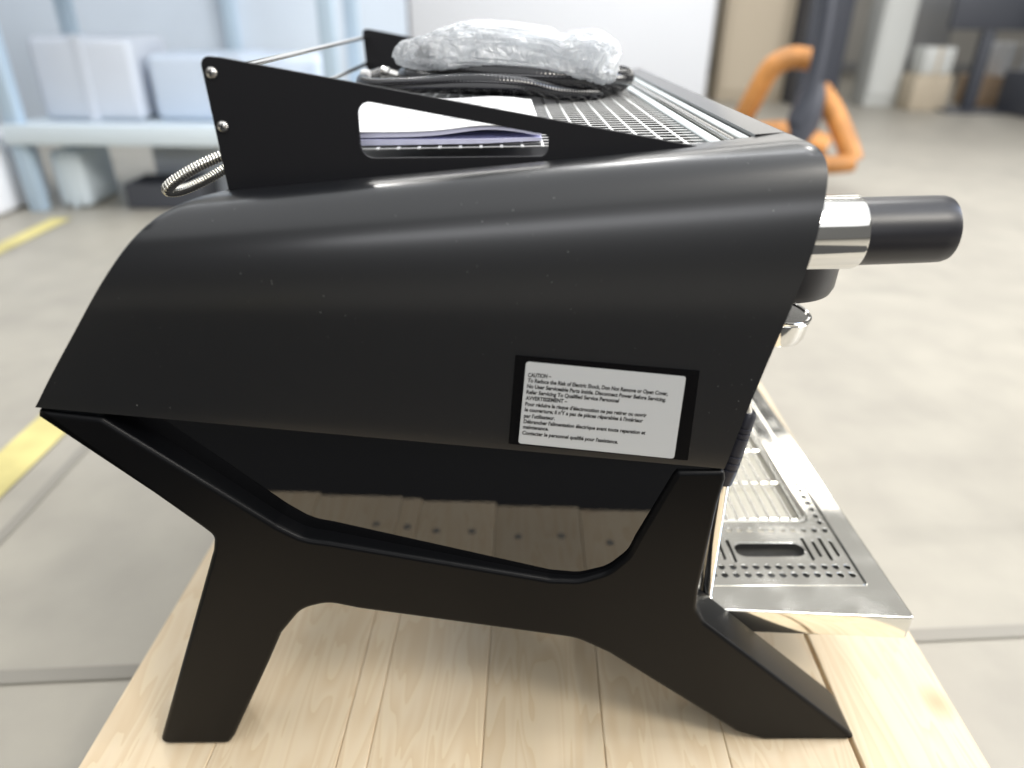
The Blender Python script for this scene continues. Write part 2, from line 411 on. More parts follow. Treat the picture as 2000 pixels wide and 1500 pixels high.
# ------------------------------------------------------------------ pallet
PH = R(-2.55)
pal = thing('wooden_pallet', 'pale raw wood pallet with long nailed planks under the coffee machine', 'pallet', (0, -0.026, FZ), None, PH)
edges = [-0.394, -0.2744, -0.1517, -0.1227, -0.0137, 0.1054, 0.2252, 0.349, 0.4744]
nail_me = None
for i in range(len(edges) - 1):
    a, b = edges[i] + 0.0002, edges[i + 1] - 0.0002
    if i == 7: a += 0.004
    y0 = -0.335 + 0.06 * (a + b) / 2 + random.uniform(-0.0008, 0.0008)
    dz = random.uniform(-0.0012, 0.0)
    me = boxmesh(a, y0, 0.130 + dz, b, 0.93, 0.150 + dz, 0.0014, 2)
    pk = link('plank', me, M['wood'], pal)
    w = b - a
    for fx in ((0.28, 0.74) if w > 0.05 else (0.5,)):
        for ny in (-0.270 + 0.05 * (a + b) / 2, 0.30, 0.86):
            nme = lathe([(0.0, 0.0006), (0.0050, 0.0005), (0.0055, 0.0), (0.0055, -0.003)], (0, 0, 0), (0, 0, 1), 10)
            nl = link('nail', nme, M['joint'], pk)
            nl.location = (a + w * fx + random.uniform(-.006, .006), ny + random.uniform(-.008, .008), 0.1502 + dz)
for yy in (-0.262, 0.30, 0.86):
    link('stringer', boxmesh(-0.39, yy - 0.045, 0.107, 0.47, yy + 0.045, 0.1285, 0.002), M['wood'], pal)
for yy in (-0.262, 0.30, 0.86):
    for xx in (-0.33, 0.04, 0.41):
        link('block', boxmesh(xx - 0.06, yy - 0.045, 0.003, xx + 0.06, yy + 0.045, 0.1055, 0.002), M['wood'], pal)

# ------------------------------------------------------------------ coffee machine
mc = thing('espresso_machine', 'matte black espresso machine on splayed legs seen from its side', 'coffee machine', (0, 0, 0))
LEN = 0.72
# leg frames: one cast side frame each with two splayed legs
FR = [(0.1767, 0.3227, 0.0062), (0.1787, 0.3145, 0.0062), (0.1762, 0.2912, 0.02), (0.1731, 0.2015, 0.012), (0.1741, 0.1777, 0.02), (0.1831, 0.1617, 0.02), (0.3483, 0.0109, 0.0062), (0.358, 0.0006, 0.0062), (0.2641, 0.0006, 0.012), (0.2365, 0.012, 0.03), (0.1021, 0.1225, 0.04), (0.0709, 0.1415, 0.05), (-0.1186, 0.1782, 0.03), (-0.1441, 0.1855, 0.03), (-0.1677, 0.1778, 0.03), (-0.1892, 0.1485, 0.03), (-0.2065, 0.1099, 0.03), (-0.2531, 0.0107, 0.006), (-0.2597, 0.0006, 0.006), (-0.3271, 0.0006, 0.0062), (-0.2312, 0.2428, 0.012), (-0.2276, 0.2578, 0.01), (-0.2359, 0.2677, 0.012), (-0.3316, 0.372, 0.0062), (-0.3336, 0.375, 0.0062), (-0.2888, 0.3686, 0.0062), (-0.1757, 0.2692, 0.03), (-0.1563, 0.2556, 0.04), (-0.1369, 0.2524, 0.03), (0.0454, 0.2117, 0.03), (0.0701, 0.2105, 0.03), (0.0937, 0.2195, 0.03), (0.1093, 0.2379, 0.03), (0.1141, 0.2542, 0.02), (0.1378, 0.3183, 0.006), (0.1401, 0.3222, 0.0062)]
fl = fillet(FR, 0.004, 7)
frame_me = plate([fl], 0.026, 0.0040, 5, XZ(0.026))
link('leg_frame', frame_me, M['frame'], mc)
o = link('leg_frame', frame_me, M['frame'], mc); o.location.y = LEN - 0.052
# gloss black lower panel set back in the frame opening (slightly toed in)
GP = [(-0.3017, 0.3848), (0.1748, 0.3421), (0.1525, 0.2887), (0.1295, 0.2357), (0.1107, 0.2075), (0.0701, 0.1959), (-0.1463, 0.2416), (-0.1847, 0.263), (-0.2758, 0.3411)]
def tw(a, b, c): return (a, 0.0115 - 0.0380 * a - c, b)
link('gloss_panel', plate([fillet(GP, 0.01, 5)], 0.002, 0.0, 1, tw), M['gloss'], mc)
o = link('gloss_panel', plate([fillet(GP, 0.01, 5)], 0.002, 0.0, 1, lambda a, b, c: (a, LEN - 0.0115 + 0.038 * a - c, b)), M['gloss'], mc)

# upper side panels: big sheets that roll over at the shoulder
LT = [(0.0, -0.3337, 0.3771), (0.03202, -0.33041, 0.38174), (0.07759, -0.32574, 0.38836), (0.13107, -0.3202, 0.39611), (0.1868, -0.3143, 0.4042), (0.24605, -0.30787, 0.4128), (0.31093, -0.30072, 0.42221), (0.37696, -0.29342, 0.4318), (0.4397, -0.2865, 0.4409), (0.49922, -0.28001, 0.44954), (0.55747, -0.27368, 0.45799), (0.61284, -0.26762, 0.46602), (0.6637, -0.2619, 0.4734), (0.7098, -0.25659, 0.48009), (0.75193, -0.25162, 0.4862), (0.7901, -0.24692, 0.49174), (0.8243, -0.2424, 0.4967), (0.85418, -0.23806, 0.50104), (0.87986, -0.23394, 0.50477), (0.90204, -0.23003, 0.50799), (0.9214, -0.2263, 0.5108), (0.9375, -0.22281, 0.51313), (0.95017, -0.21954, 0.51496), (0.96056, -0.21641, 0.51646), (0.9698, -0.2133, 0.5178), (0.97794, -0.2102, 0.51898), (0.98446, -0.20716, 0.51992), (0.98965, -0.20419, 0.52068), (0.9938, -0.2013, 0.5213), (0.99666, -0.19848, 0.52175), (0.99817, -0.19571, 0.52202), (0.99896, -0.19307, 0.52219), (0.9996, -0.1906, 0.5223), (1.00009, -0.18818, 0.52235), (1.00016, -0.18583, 0.52231)]
RT = [(0.0, 0.1756, 0.3242), (0.02152, 0.17643, 0.3293), (0.05246, 0.17763, 0.33664), (0.0867, 0.17896, 0.34475), (0.1181, 0.1802, 0.3522), (0.14386, 0.18121, 0.35831), (0.16764, 0.18214, 0.36395), (0.193, 0.18318, 0.36997), (0.2235, 0.1845, 0.3772), (0.26248, 0.18627, 0.38644), (0.30724, 0.18836, 0.39706), (0.3523, 0.1905, 0.40774), (0.3922, 0.1924, 0.4172), (0.42482, 0.19398, 0.42493), (0.45331, 0.19539, 0.43168), (0.48004, 0.19673, 0.43801), (0.5074, 0.1981, 0.4445), (0.53611, 0.19955, 0.45131), (0.56486, 0.20101, 0.45813), (0.59304, 0.20245, 0.46481), (0.62, 0.2038, 0.4712), (0.64527, 0.20508, 0.47719), (0.66927, 0.20631, 0.48288), (0.6928, 0.20745, 0.48846), (0.7166, 0.2085, 0.4941), (0.74141, 0.20944, 0.49998), (0.76666, 0.21028, 0.50597), (0.79112, 0.21103, 0.51177), (0.8136, 0.2117, 0.5171), (0.83396, 0.21227, 0.52193), (0.85278, 0.21276, 0.52639), (0.86993, 0.21316, 0.53045), (0.8853, 0.2135, 0.5341), (0.89854, 0.21378, 0.53724), (0.90981, 0.21399, 0.53992), (0.91977, 0.21414, 0.54229), (0.9291, 0.2142, 0.5445), (0.93777, 0.2142, 0.54655), (0.94549, 0.21413, 0.54838), (0.95252, 0.21397, 0.55004), (0.9591, 0.2137, 0.5516), (0.96523, 0.21333, 0.55306), (0.97081, 0.21286, 0.55438), (0.97591, 0.21229, 0.55559), (0.9806, 0.2116, 0.5567), (0.98496, 0.21074, 0.55772), (0.98894, 0.20972, 0.55864), (0.9924, 0.20867, 0.55944), (0.9952, 0.2077, 0.5601), (0.9972, 0.20678, 0.56058), (0.99851, 0.20586, 0.56091), (0.99937, 0.20506, 0.56114), (1, 0.2045, 0.5613)]
YC = 0.052
def prof_y(v):
    w = max(0.0, (v - 0.5) / 0.5); return YC * (1 - max(0, 1 - min(1, w) ** 2) ** (1 / 3.2))
def ev(T, v):
    for (v0, x0, z0), (v1, x1, z1) in zip(T, T[1:]):
        if v <= v1: t = (v - v0) / (v1 - v0) if v1 > v0 else 0; return x0 + (x1 - x0) * t, z0 + (z1 - z0) * t
    return T[-1][1:]
def side_panel():
    bm = bmesh.new(); NU = 48; rows = []
    vs = [0.5 * k / 12 for k in range(12)] + [0.5 + 0.5 * math.cos(math.pi / 2 * (1 - k / 80) ** 1.9) for k in range(81)]
    def row(l, r, y):
        return [bm.verts.new((l[0] + (r[0] - l[0]) * k / NU, y, l[1] + (r[1] - l[1]) * k / NU)) for k in range(NU + 1)]
    l0, r0 = ev(LT, 0), ev(RT, 0)
    rows.append(row((l0[0] + 0.01, l0[1] + 0.001), (r0[0] - 0.004, r0[1] + 0.001), 0.016))
    rows.append(row(l0, r0, 0.0022)); rows.append(row((l0[0], l0[1] + 0.0006), (r0[0], r0[1] + 0.0006), 0.0006))
    for v in vs[1:]: rows.append(row(ev(LT, v), ev(RT, v), prof_y(v)))
    l1, r1 = ev(LT, 1), ev(RT, 1)
    for q, yq in ((0.06, 0.0545), (0.25, 0.0575), (0.60, 0.0625), (0.9, 0.069), (1.0, 0.0772)):   # behind the crest the sheet dips, more towards the back
        rw = row(l1, r1, yq)
        for k, vv in enumerate(rw): vv.co.z -= 0.0085 * q * (1 - k / NU) ** 0.8
        rows.append(rw)
    for dz, yq in ((0.003, 0.0780), (0.02, 0.0780)):
        rw = row(l1, r1, yq)
        for k, vv in enumerate(rw): vv.co.z -= 0.0085 * (1 - k / NU) ** 0.8 + dz
        rows.append(rw)
    for a, b in zip(rows, rows[1:]):
        for k in range(NU): bm.faces.new((a[k], a[k + 1], b[k + 1], b[k]))
    # rolled-in rims along the front and back edges
    for idx, sgn in ((0, 1), (NU, -1)):
        prev = None
        for rw in rows[1:-3]:
            q = rw[idx]
            a = bm.verts.new((q.co.x + sgn * -0.0006, q.co.y + 0.0016, q.co.z)); b = bm.verts.new((q.co.x + sgn * 0.0025, q.co.y + 0.016, q.co.z - 0.001))
            if prev:
                bm.faces.new((prev[0], q, a, prev[1])); bm.faces.new((prev[1], a, b, prev[2]))
            prev = (q, a, b)
    return from_bm(bm)
sp_me = side_panel()
link('side_panel', sp_me, M['black'], mc, 50)
far = sp_me.copy()
for vv in far.vertices: vv.co.y = LEN - vv.co.y
far.flip_normals()
link('side_panel', far, M['black'], mc, 50)

# inner housing: what closes the machine between its side panels
HP = [(-0.325, 0.375), (-0.295, 0.42), (-0.26, 0.465), (-0.225, 0.492), (-0.185, 0.508), (0.0, 0.520), (0.155, 0.532), (0.19, 0.53), (0.198, 0.50), (0.178, 0.42), (0.158, 0.345), (0.150, 0.29), (0.150, 0.20), (0.10, 0.165), (-0.15, 0.185), (-0.20, 0.215)]
link('housing', plate([fillet(HP, 0.006, 3)], (LEN - 0.14) / 2, 0.002, 1, XZ(LEN / 2)), M['dark'], mc)

# front top cover: a sheet that folds from the top into the front
zc_ = LT[-1][2] + (RT[-1][2] - LT[-1][2]) * (0.1835 - LT[-1][1]) / (RT[-1][1] - LT[-1][1])
fr_pts = [(0.1835, zc_ - 0.012), (0.1835, zc_ + 0.0003), (0.1841, zc_ + 0.0004), (RT[-1][1] - 0.0022, RT[-1][2] - 0.0002)] + [(x, z) for v_, x, z in reversed(RT) if v_ > 0.55]
bm = bmesh.new(); pr_ = None
for yy in (0.0785, LEN - 0.0785):
    cur = [bm.verts.new((x, yy, z)) for x, z in fr_pts]
    if pr_:
        for k in range(len(cur) - 1): bm.faces.new((pr_[k], pr_[k + 1], cur[k + 1], cur[k]))
    pr_ = cur
link('front_cover', from_bm(bm), M['black'], mc, 50)

# cup warmer: grid frame, bars both ways, and the channel beside the front cover
ZG = lambda x: 0.5487 + 0.027 * x
gt = link('cup_grid', boxmesh(0.1515, 0.0795, ZG(.155) - 0.006, 0.1615, LEN - 0.08, ZG(.155) + 0.0016, 0.0008, 1), M['whitestrip'], mc)
link('grid_rail', boxmesh(-0.183, 0.079, 0.5350, -0.178, LEN - 0.08, ZG(-.18), 0.0006, 1), M['whitestrip'], gt)
y_bar = boxmesh(-0.0013, 0.081, -0.0012, 0.0013, LEN - 0.082, 0.0, 0.0004, 1)
k = 0; x = 0.1365
while x > -0.175:
    ob = link('grid_bar', y_bar, M['gridsteel'], gt) ; ob.location = (x, 0, ZG(x) + 0.0003); x -= 0.0149
bm = bmesh.new()
x_me = plate([[(-0.178, ZG(-.178) - 0.0006), (0.1515, ZG(.1515) - 0.0006), (0.1515, ZG(.1515)), (-0.178, ZG(-.178))]], 0.0008, 0, 1, XZ(0))
bm.free()
y = 0.083
while y < LEN - 0.083:
    ob = link('grid_bar', x_me, M['gridsteel'], gt); ob.location.y = y; y += 0.0125
link('channel_rod', tube([(0.1688, 0.0795, 0.5535), (0.1688, LEN - 0.08, 0.5535)], 0.0031, 14), M['brushed'], mc)
link('channel_strip', boxmesh(0.1733, 0.084, 0.545, 0.1818, LEN - 0.08, 0.5572, 0.0008, 1), M['whitestrip'], mc)
link('channel_floor', boxmesh(0.1620, 0.0795, 0.536, 0.1830, LEN - 0.08, 0.541, 0.0006, 1), M['dark'], mc)

# cup rail: two black brackets with a window, chrome rods between them
BR = [(-0.1954, 0.6072, 0.011), (-0.1817, 0.6061, 0.01), (0.1536, 0.5512, 0.002), (0.1497, 0.5481, 0.001), (-0.0263, 0.5313, 0), (-0.184, 0.5158, 0.001), (-0.1912, 0.52, 0.001)]
WI = [(-0.095, 0.5812, 0.008), (0.035, 0.5599, 0.004), (0.0351, 0.5459, 0.006), (-0.0952, 0.5432, 0.009)]
br_me = plate([fillet(BR, 0, 8), fillet(WI, 0, 8)], 0.0014, 0.0005, 2, XZ(0))
YB = (0.064, LEN - 0.030)
for yb in YB:
    b_ = link('rail_bracket', br_me, M['bracket'], mc); b_.location.y = yb
SC = [(-0.189, 0.0626, 0.5968), (-0.1876, 0.0626, 0.5632)]
sc_prof = [(0.0, 0.0024), (0.0012, 0.00235), (0.0026, 0.0018), (0.0036, 0.0009), (0.0039, 0.0), (0.0039, -0.001)]
sc_me = lathe(sc_prof, (0, 0, 0), (0, -1, 0), 24)
cr_me = join_me([boxmesh(-0.0023, -0.00252, -0.00055, 0.0023, -0.0010, 0.00055, 0.0), boxmesh(-0.00055, -0.00255, -0.0023, 0.00055, -0.0010, 0.0023, 0.0)])
for (x, yq, z) in SC:
    s_ = link('screw', sc_me, M['screw'], mc); s_.location = (x, YB[0] - 0.0014, z); s_.rotation_euler.y = random.uniform(.2, .9)
    c_ = link('cross_recess', cr_me, M['dark'], s_)
    link('rail_rod', tube([(x, YB[0] + 0.0014, z), (x, YB[1] - 0.0014, z)], 0.0026, 14), M['chrome_clean'], mc)

# steam knob: chrome collar and black grip
KC = (0.0, 0.062, 0.4838)
link('knob_collar', lathe([(0.0, 0.180), (0.0270, 0.180), (0.0270, 0.2610), (0.0266, 0.2626), (0.0252, 0.2632), (0.0, 0.2632)], KC, (1, 0, 0.04), 64), M['chrome_clean'], mc)
link('knob_grip', lathe([(0.0, 0.2634), (0.0247, 0.2634), (0.0244, 0.319), (0.0241, 0.3265), (0.0232, 0.3295), (0.0212, 0.3308), (0.0, 0.3310)], KC, (1, 0, 0.04), 64), M['knob'], mc)

# group head: black bell, chrome portafilter ring below it, spout
GX, GY = 0.2435, 0.16
link('group_bell', lathe([(0.0, 0.474), (0.050, 0.474), (0.0580, 0.466), (0.0580, 0.44), (0.0576, 0.426), (0.0555, 0.4205), (0.050, 0.4180), (0.0, 0.4180)], (GX, GY, 0), (0, 0, 1), 64), M['knob'], mc)
RA, RO = (0.10, -0.03, 1), (0.2535, GY, 0.3935)
ring = lathe([(0.0345, 0.0), (0.0360, -0.002), (0.0352, -0.018), (0.0335, -0.0225), (0.029, -0.0245), (0.0, -0.0245), (0.0, -0.021), (0.029, -0.020), (0.0325, -0.004)], RO, RA, 64, False)
link('portafilter_ring', ring, M['chrome_clean'], mc)
link('portafilter_ring_rim', lathe([(0.0360, -0.0005), (0.0365, 0.0008), (0.0350, 0.0018), (0.0332, 0.0012), (0.0328, -0.0005)], RO, RA, 64, True), M['chrome_clean'], mc)
link('spout', tube(smooth_path([(0.252, GY, 0.372), (0.2515, GY, 0.345), (0.2475, GY, 0.325), (0.240, GY, 0.31)], 6), 0.0095, 18), M['chrome_clean'], mc)
for dy in (0.19, 0.38):
    link('group_bell', mc.children[[c.name for c in mc.children].index('group_bell')].data, M['knob'], mc).location.y = dy

# steam wand: ribbed rubber grip, chrome tube, tip
w0, w1, w2 = Vector((0.2019, 0.058, 0.1390)), Vector((0.1985, 0.058, 0.2714)), Vector((0.2085, 0.058, 0.334))
wand = link('steam_wand', tube([w0, w1, w1 + (w2 - w1) * 1.02, w2 + Vector((-0.006, 0.01, 0.03))], 0.0062, 24), M['chrome_clean'], mc)
link('wand_tip', lathe([(0.0, 0.0), (0.0045, 0.0003), (0.0062, 0.0018), (0.0069, 0.0045), (0.0069, 0.0075), (0.0062, 0.010), (0.0062, 0.0115)], (0.20215, 0.058, 0.1300), w1 - w0, 24), M['chrome_clean'], wand)
gp = []; gr = []
L_ = (w2 - w1)
for t_, r_ in [(0, .0070), (.005, .0082), (.16, .0086), (.25, .0086), (.255, .0074), (.285, .0074), (.29, .0087), (.36, .0086), (.365, .0074), (.395, .0074), (.40, .0085), (.47, .0084), (.475, .0072), (.50, .0072), (.505, .0082), (.75, .0078), (.755, .0066), (.775, .0066), (.78, .0077), (.83, .0076), (.835, .0065), (.855, .0065), (.86, .0075), (.91, .0074), (.915, .0064), (.935, .0064), (.94, .0073), (1.1, .0070), (1.14, .0055)]:
    gp.append(w1 + L_ * t_); gr.append(r_)
link('wand_grip', tube(gp, gr, 20), M['rubber'], wand)

# drip tray: polished rim, perforated plate, wire cup grid, basin
TZ = 0.1243
dt = link('drip_tray', plate([fillet([(0.150, 0.0555, 0.002), (0.4026, 0.0405, 0.004), (0.4026, LEN - 0.04, 0.004), (0.150, LEN - 0.055, 0.002)], 0, 5),
                              rect(0.156, 0.0845, 0.3765, LEN - 0.0845, 0.004, 4)], 0.0142, 0.0016, 3, XY(TZ - 0.0142)), M['chrome'], mc)
pts = [(0.2112, 0.1124), (0.2233, 0.1124), (0.2354, 0.1124), (0.2475, 0.1124), (0.2596, 0.1124), (0.2717, 0.1124), (0.2838, 0.1124), (0.2959, 0.1124), (0.3081, 0.1124), (0.3202, 0.1124), (0.3323, 0.1124), (0.3444, 0.1124), (0.3565, 0.1124), (0.3686, 0.1124), (0.2114, 0.1006), (0.2235, 0.1006), (0.2356, 0.1006), (0.2477, 0.1006), (0.2598, 0.1006), (0.2719, 0.1006), (0.284, 0.1006), (0.2961, 0.1006), (0.3083, 0.1006), (0.3204, 0.1006), (0.3325, 0.1006), (0.3446, 0.1006), (0.3567, 0.1006), (0.3688, 0.1006), (0.2478, 0.1714), (0.2599, 0.1714), (0.272, 0.1714), (0.2841, 0.1714), (0.2962, 0.1714), (0.3084, 0.1714), (0.3205, 0.1714), (0.3326, 0.1714), (0.3447, 0.1714), (0.3568, 0.1714), (0.3689, 0.1714), (0.3689, 0.1854), (0.3689, 0.1975), (0.3689, 0.2096), (0.3689, 0.2217), (0.3689, 0.2338), (0.3689, 0.246), (0.3689, 0.2581), (0.3689, 0.2702), (0.3689, 0.2823), (0.3689, 0.2944), (0.3689, 0.3065), (0.3689, 0.3186), (0.3689, 0.3307), (0.3689, 0.3428), (0.3689, 0.3549), (0.3689, 0.367), (0.3689, 0.3792), (0.3689, 0.3913), (0.3689, 0.4034), (0.3689, 0.4155), (0.3689, 0.4276), (0.3689, 0.4397), (0.3689, 0.4518), (0.3689, 0.4639), (0.3689, 0.476), (0.3689, 0.4881), (0.3689, 0.5002), (0.3689, 0.5124), (0.3689, 0.5245), (0.3689, 0.5366), (0.3689, 0.5487), (0.3689, 0.5608), (0.3689, 0.5729), (0.3689, 0.585), (0.3689, 0.5971)]
pl_loops = [rect(0.1568, 0.0855, 0.3757, LEN - 0.0855, 0.003, 4)]
for (x, y) in pts: pl_loops.append(circle(x, y, 0.0034, 14))
for (x0, y0, x1, y1) in [(0.2576, 0.1289, 0.333, 0.1502), (0.3357, 0.1225, 0.3388, 0.1591), (0.3456, 0.128, 0.3488, 0.1538), (0.355, 0.1224, 0.3582, 0.1595), (0.3652, 0.1288, 0.3684, 0.1544), (0.2514, 0.1199, 0.2545, 0.156), (0.2409, 0.1239, 0.244, 0.152)]: pl_loops.append(rect(x0, y0, x1, y1, min(abs(x1 - x0), abs(y1 - y0)) * 0.495, 5))
OP = (0.172, 0.1852, 0.3579, 0.56)
pl_loops.append(rect(*OP, 0.010, 6))
link('perforated_plate', plate(pl_loops, 0.0010, 0.0005, 2, XY(TZ - 0.0026)), M['chrome'], dt)
link('tray_basin', boxmesh(0.154, 0.083, TZ - 0.0300, 0.378, LEN - 0.083, TZ - 0.0250, 0.0005, 1), M['basin'], dt)
link('drain_sheet', boxmesh(OP[0] - 0.004, OP[1] - 0.004, TZ - 0.0150, OP[2] + 0.004, OP[3] + 0.004, TZ - 0.0130, 0.0003, 1), M['drain'], dt)
bar = tube([(0, OP[1] + 0.002, 0), (0, OP[3] - 0.002, 0)], 0.00135, 10)
nb_ = 15; x0, x1 = OP[0] + 0.007, OP[2] - 0.0075
for k in range(nb_):
    ob = link('grid_bar', bar, M['traybar'], dt); ob.location = (x0 + (x1 - x0) * k / (nb_ - 1), 0, TZ - 0.0028)
cb = tube([(OP[0] + 0.004, 0, 0), (OP[2] - 0.004, 0, 0)], 0.0015, 10)
yy = OP[1] + 0.010
while yy < OP[3]:
    ob = link('cross_bar', cb, M['chrome'], dt); ob.location = (0, yy, TZ - 0.0058); yy += 0.072
link('grid_rim', tube([Vector((p.x, p.y, TZ - 0.0022)) for p in (lambda q: q + [q[0], q[1]])(rect(OP[0] + 0.003, OP[1] + 0.003, OP[2] - 0.003, OP[3] - 0.003, 0.008, 6))], 0.0014, 10), M['chrome'], dt)

# caution label: black backing, silver face, printed lines
lab = link('caution_label', plate([fillet([(0.0127, 0.4219), (0.1445, 0.4101), (0.1459, 0.3333), (0.0086, 0.3481)], 0.0006, 2)], 0.00015, 0, 1, XZ(-0.0004)), M['labelblack'], mc)
link('label_face', plate([fillet([(0.0203, 0.4171), (0.1352, 0.4056), (0.135, 0.335), (0.016, 0.3488)], 0.0022, 6)], 0.00012, 0, 1, XZ(-0.0007)), M['labelgrey'], lab)
LINES = [('CAUTION –', (0.0218, 0.405), (0.0384, 0.4039), 0.0033), ('To Reduce the Risk of Electric Shock, Don Not Remove or Open Cover,', (0.0216, 0.4008), (0.1237, 0.3901), 0.0033), ('No User Serviceable Parts Inside. Disconnect Power Before Servicing.', (0.0212, 0.3961), (0.1229, 0.3851), 0.0033), ('Refer Servicing To Qualified Service Personnel', (0.0209, 0.3913), (0.0885, 0.3841), 0.0033), ('AVVERTISSEMENT –', (0.0205, 0.3863), (0.0509, 0.3835), 0.0033), ("Pour réduire le risque d'èlectrocution ne pas retirer ou ouvrir", (0.0203, 0.3814), (0.11, 0.3719), 0.0033), ("le couverture; il n'Y a pas de pièces réparables à l'intérieur", (0.02, 0.3767), (0.1077, 0.3672), 0.0033), ("par l'utilisateur.", (0.0196, 0.3714), (0.0425, 0.3692), 0.0033), ("Débrancher l'alimentation électrique avant toute reparation et", (0.0194, 0.3666), (0.1106, 0.3568), 0.0033), ('maintenance.', (0.0191, 0.3619), (0.0382, 0.3599), 0.0033), ("Contacter le personnel qualifié pour l'assistance.", (0.0186, 0.3568), (0.0908, 0.3487), 0.0033)]
texts = []
for txt, p0, p1, h in LINES:
    cu = bpy.data.curves.new('line', 'FONT'); cu.body = txt; cu.size = 1.0; cu.resolution_u = 4; cu.offset = 0.034
    ob = bpy.data.objects.new('line', cu); COL.objects.link(ob)
    bpy.context.view_layer.update()
    me = bpy.data.meshes.new_from_object(ob.evaluated_get(bpy.context.evaluated_depsgraph_get()))
    xs = [v_.co.x for v_ in me.vertices]; a, b = min(xs), max(xs)
    d = Vector((p1[0] - p0[0], p1[1] - p0[1])); L = d.length; d /= L
    nrm = Vector((-d.y, d.x))
    # letters lean with the label's own upright
    for v_ in me.vertices:
        q = Vector(p0) + d * ((v_.co.x - a) / (b - a) * L) + nrm * (v_.co.y * h / 0.73)
        v_.co = (q.x, -0.00095, q.y)
    texts.append(me); bpy.data.objects.remove(ob); bpy.data.curves.remove(cu)
link('printed_text', join_me(texts), M['ink'], lab, 0)

# ------------------------------------------------------------------ things lying on the cup grid
# booklet
bk = thing('manual_booklet', 'open curling white paper booklet lying on the cup grid behind the rail window', 'booklet', (0, 0, 0))
def page_stack(x0, x1, y0, y1, zb, t0, t1, lift, nx=30, ny=12, wave=0.0):
    """curled stack of sheets; lift(fx, fy) raises it"""
    bm = bmesh.new(); T = []; B = []
    for i in range(nx + 1):
        ta = []; ba = []
        for j in range(ny + 1):
            fx, fy = i / nx, j / ny; x = x0 + (x1 - x0) * fx; yv = y0 + (y1 - y0) * fy
            z = zb + 0.027 * x + lift(fx, fy)
            ba.append(bm.verts.new((x, yv, z))); ta.append(bm.verts.new((x, yv, z + t0 + (t1 - t0) * fx)))
        T.append(ta); B.append(ba)
    for i in range(nx):
        for j in range(ny):
            bm.faces.new((T[i][j], T[i + 1][j], T[i + 1][j + 1], T[i][j + 1])); bm.faces.new((B[i][j], B[i][j + 1], B[i + 1][j + 1], B[i + 1][j]))
    for i in range(nx):
        for j in (0, ny): bm.faces.new((T[i][j], T[i + 1][j], B[i + 1][j], B[i][j]))
    for j in range(ny):
        for i in (0, nx): bm.faces.new((T[i][j], T[i][j + 1], B[i][j + 1], B[i][j]))
    return from_bm(bm)
ss = lambda t: max(0, min(1, t)) ** 2 * (3 - 2 * max(0, min(1, t)))
low = lambda fx, fy: 0.0012 * ss((fx - .75) / .25) * (1 - fy)
hi = lambda fx, fy: 0.0052 + 0.0042 * math.exp(-((fx - .80) / .15) ** 2) * (1 - 0.5 * fy) - 0.0012 * ss((fx - .9) / .1)
link('page_block', page_stack(-0.165, 0.0318, 0.088, 0.292, 0.5500, 0.0050, 0.0022, low), M['pages'], bk)
link('page_block', page_stack(-0.165, 0.0315, 0.089, 0.292, 0.5500, 0.0042, 0.0022, hi), M['pages'], bk)
cover = link('cover', page_stack(-0.166, 0.0321, 0.0883, 0.2925, 0.5500, 0.0006, 0.0006, lambda fx, fy: hi(fx, fy) + 0.0042 + (0.0022 - 0.0042) * fx + 0.0002), M['paper'], bk)
# faint printed line drawing on the cover
ink = []
def onpaper(x, y):
    fx = (x + 0.166) / 0.1978; fy = (y - 0.0883) / 0.21
    return Vector((x, y, 0.5500 + 0.027 * x + hi(fx, fy) + 0.0042 - 0.0020 * fx + 0.0010))
for k in range(7):
    ph = k * 0.9
    ink.append(tube([onpaper(-0.150 + 0.165 * t / 24, 0.135 + 0.018 * k + 0.012 * math.sin(ph + t / 6)) for t in range(25)], 0.00028, 4))
for k in range(5):
    xb = -0.075 + 0.014 * k
    ink.append(tube([onpaper(xb, 0.150), onpaper(xb + 0.004, 0.165)], 0.0004, 4))
for k in range(2):
    for q in range(26):
        xb = -0.085 + 0.0028 * q
        ink.append(tube([onpaper(xb, 0.108 + 0.006 * k), onpaper(xb + 0.0014, 0.1108 + 0.006 * k)], 0.00025, 4))
link('printed_drawing', join_me(ink), M['greyink'], cover, 0)

# coiled black hose, two and a half loose turns
def coil(cx, cy, rx, ry, z0, z1, a0, turns, n, wob, tilt):
    P = []
    for k in range(n + 1):
        t = k / n; a = a0 + 2 * math.pi * turns * t
        r = 1 + 0.05 * math.sin(a * 1.7 + 1)
        x = cx + rx * r * math.cos(a); yv = cy + ry * r * math.sin(a)
        P.append(Vector((x, yv, z0 + (z1 - z0) * t + wob * math.sin(a * 1.3 + .6) - tilt * (x - cx))))
    return P
h1 = ribbed(coil(0.020, 0.415, 0.122, 0.085, 0.5635, 0.5800, R(150), 2.0, 200, 0.002, 0.035), 0.0102, 0.0106, 0.0042, 14)
tag(link('black_hose', h1, M['hose'], None, 60), 'thick glossy black ribbed hose coiled under the plastic wrapped parcel', 'hose')
P = smooth_path([(-0.135, 0.45, 0.566), (-0.148, 0.40, 0.563), (-0.130, 0.352, 0.5625), (-0.085, 0.318, 0.567), (-0.03, 0.302, 0.572), (0.02, 0.306, 0.570), (0.06, 0.325, 0.562), (0.105, 0.36, 0.559), (0.125, 0.42, 0.559)], 14)
bh = ribbed(P, 0.0079, 0.0083, 0.0036, 14)
hh = tag(link('grey_hose', bh, M['hose'], None, 60), 'thinner dark ribbed hose with a white tag lying over the booklet edge', 'hose')
link('end_tag', boxmesh(-0.151, 0.396, 0.553, -0.141, 0.406, 0.5745, 0.0015, 2), M['tag'], hh)
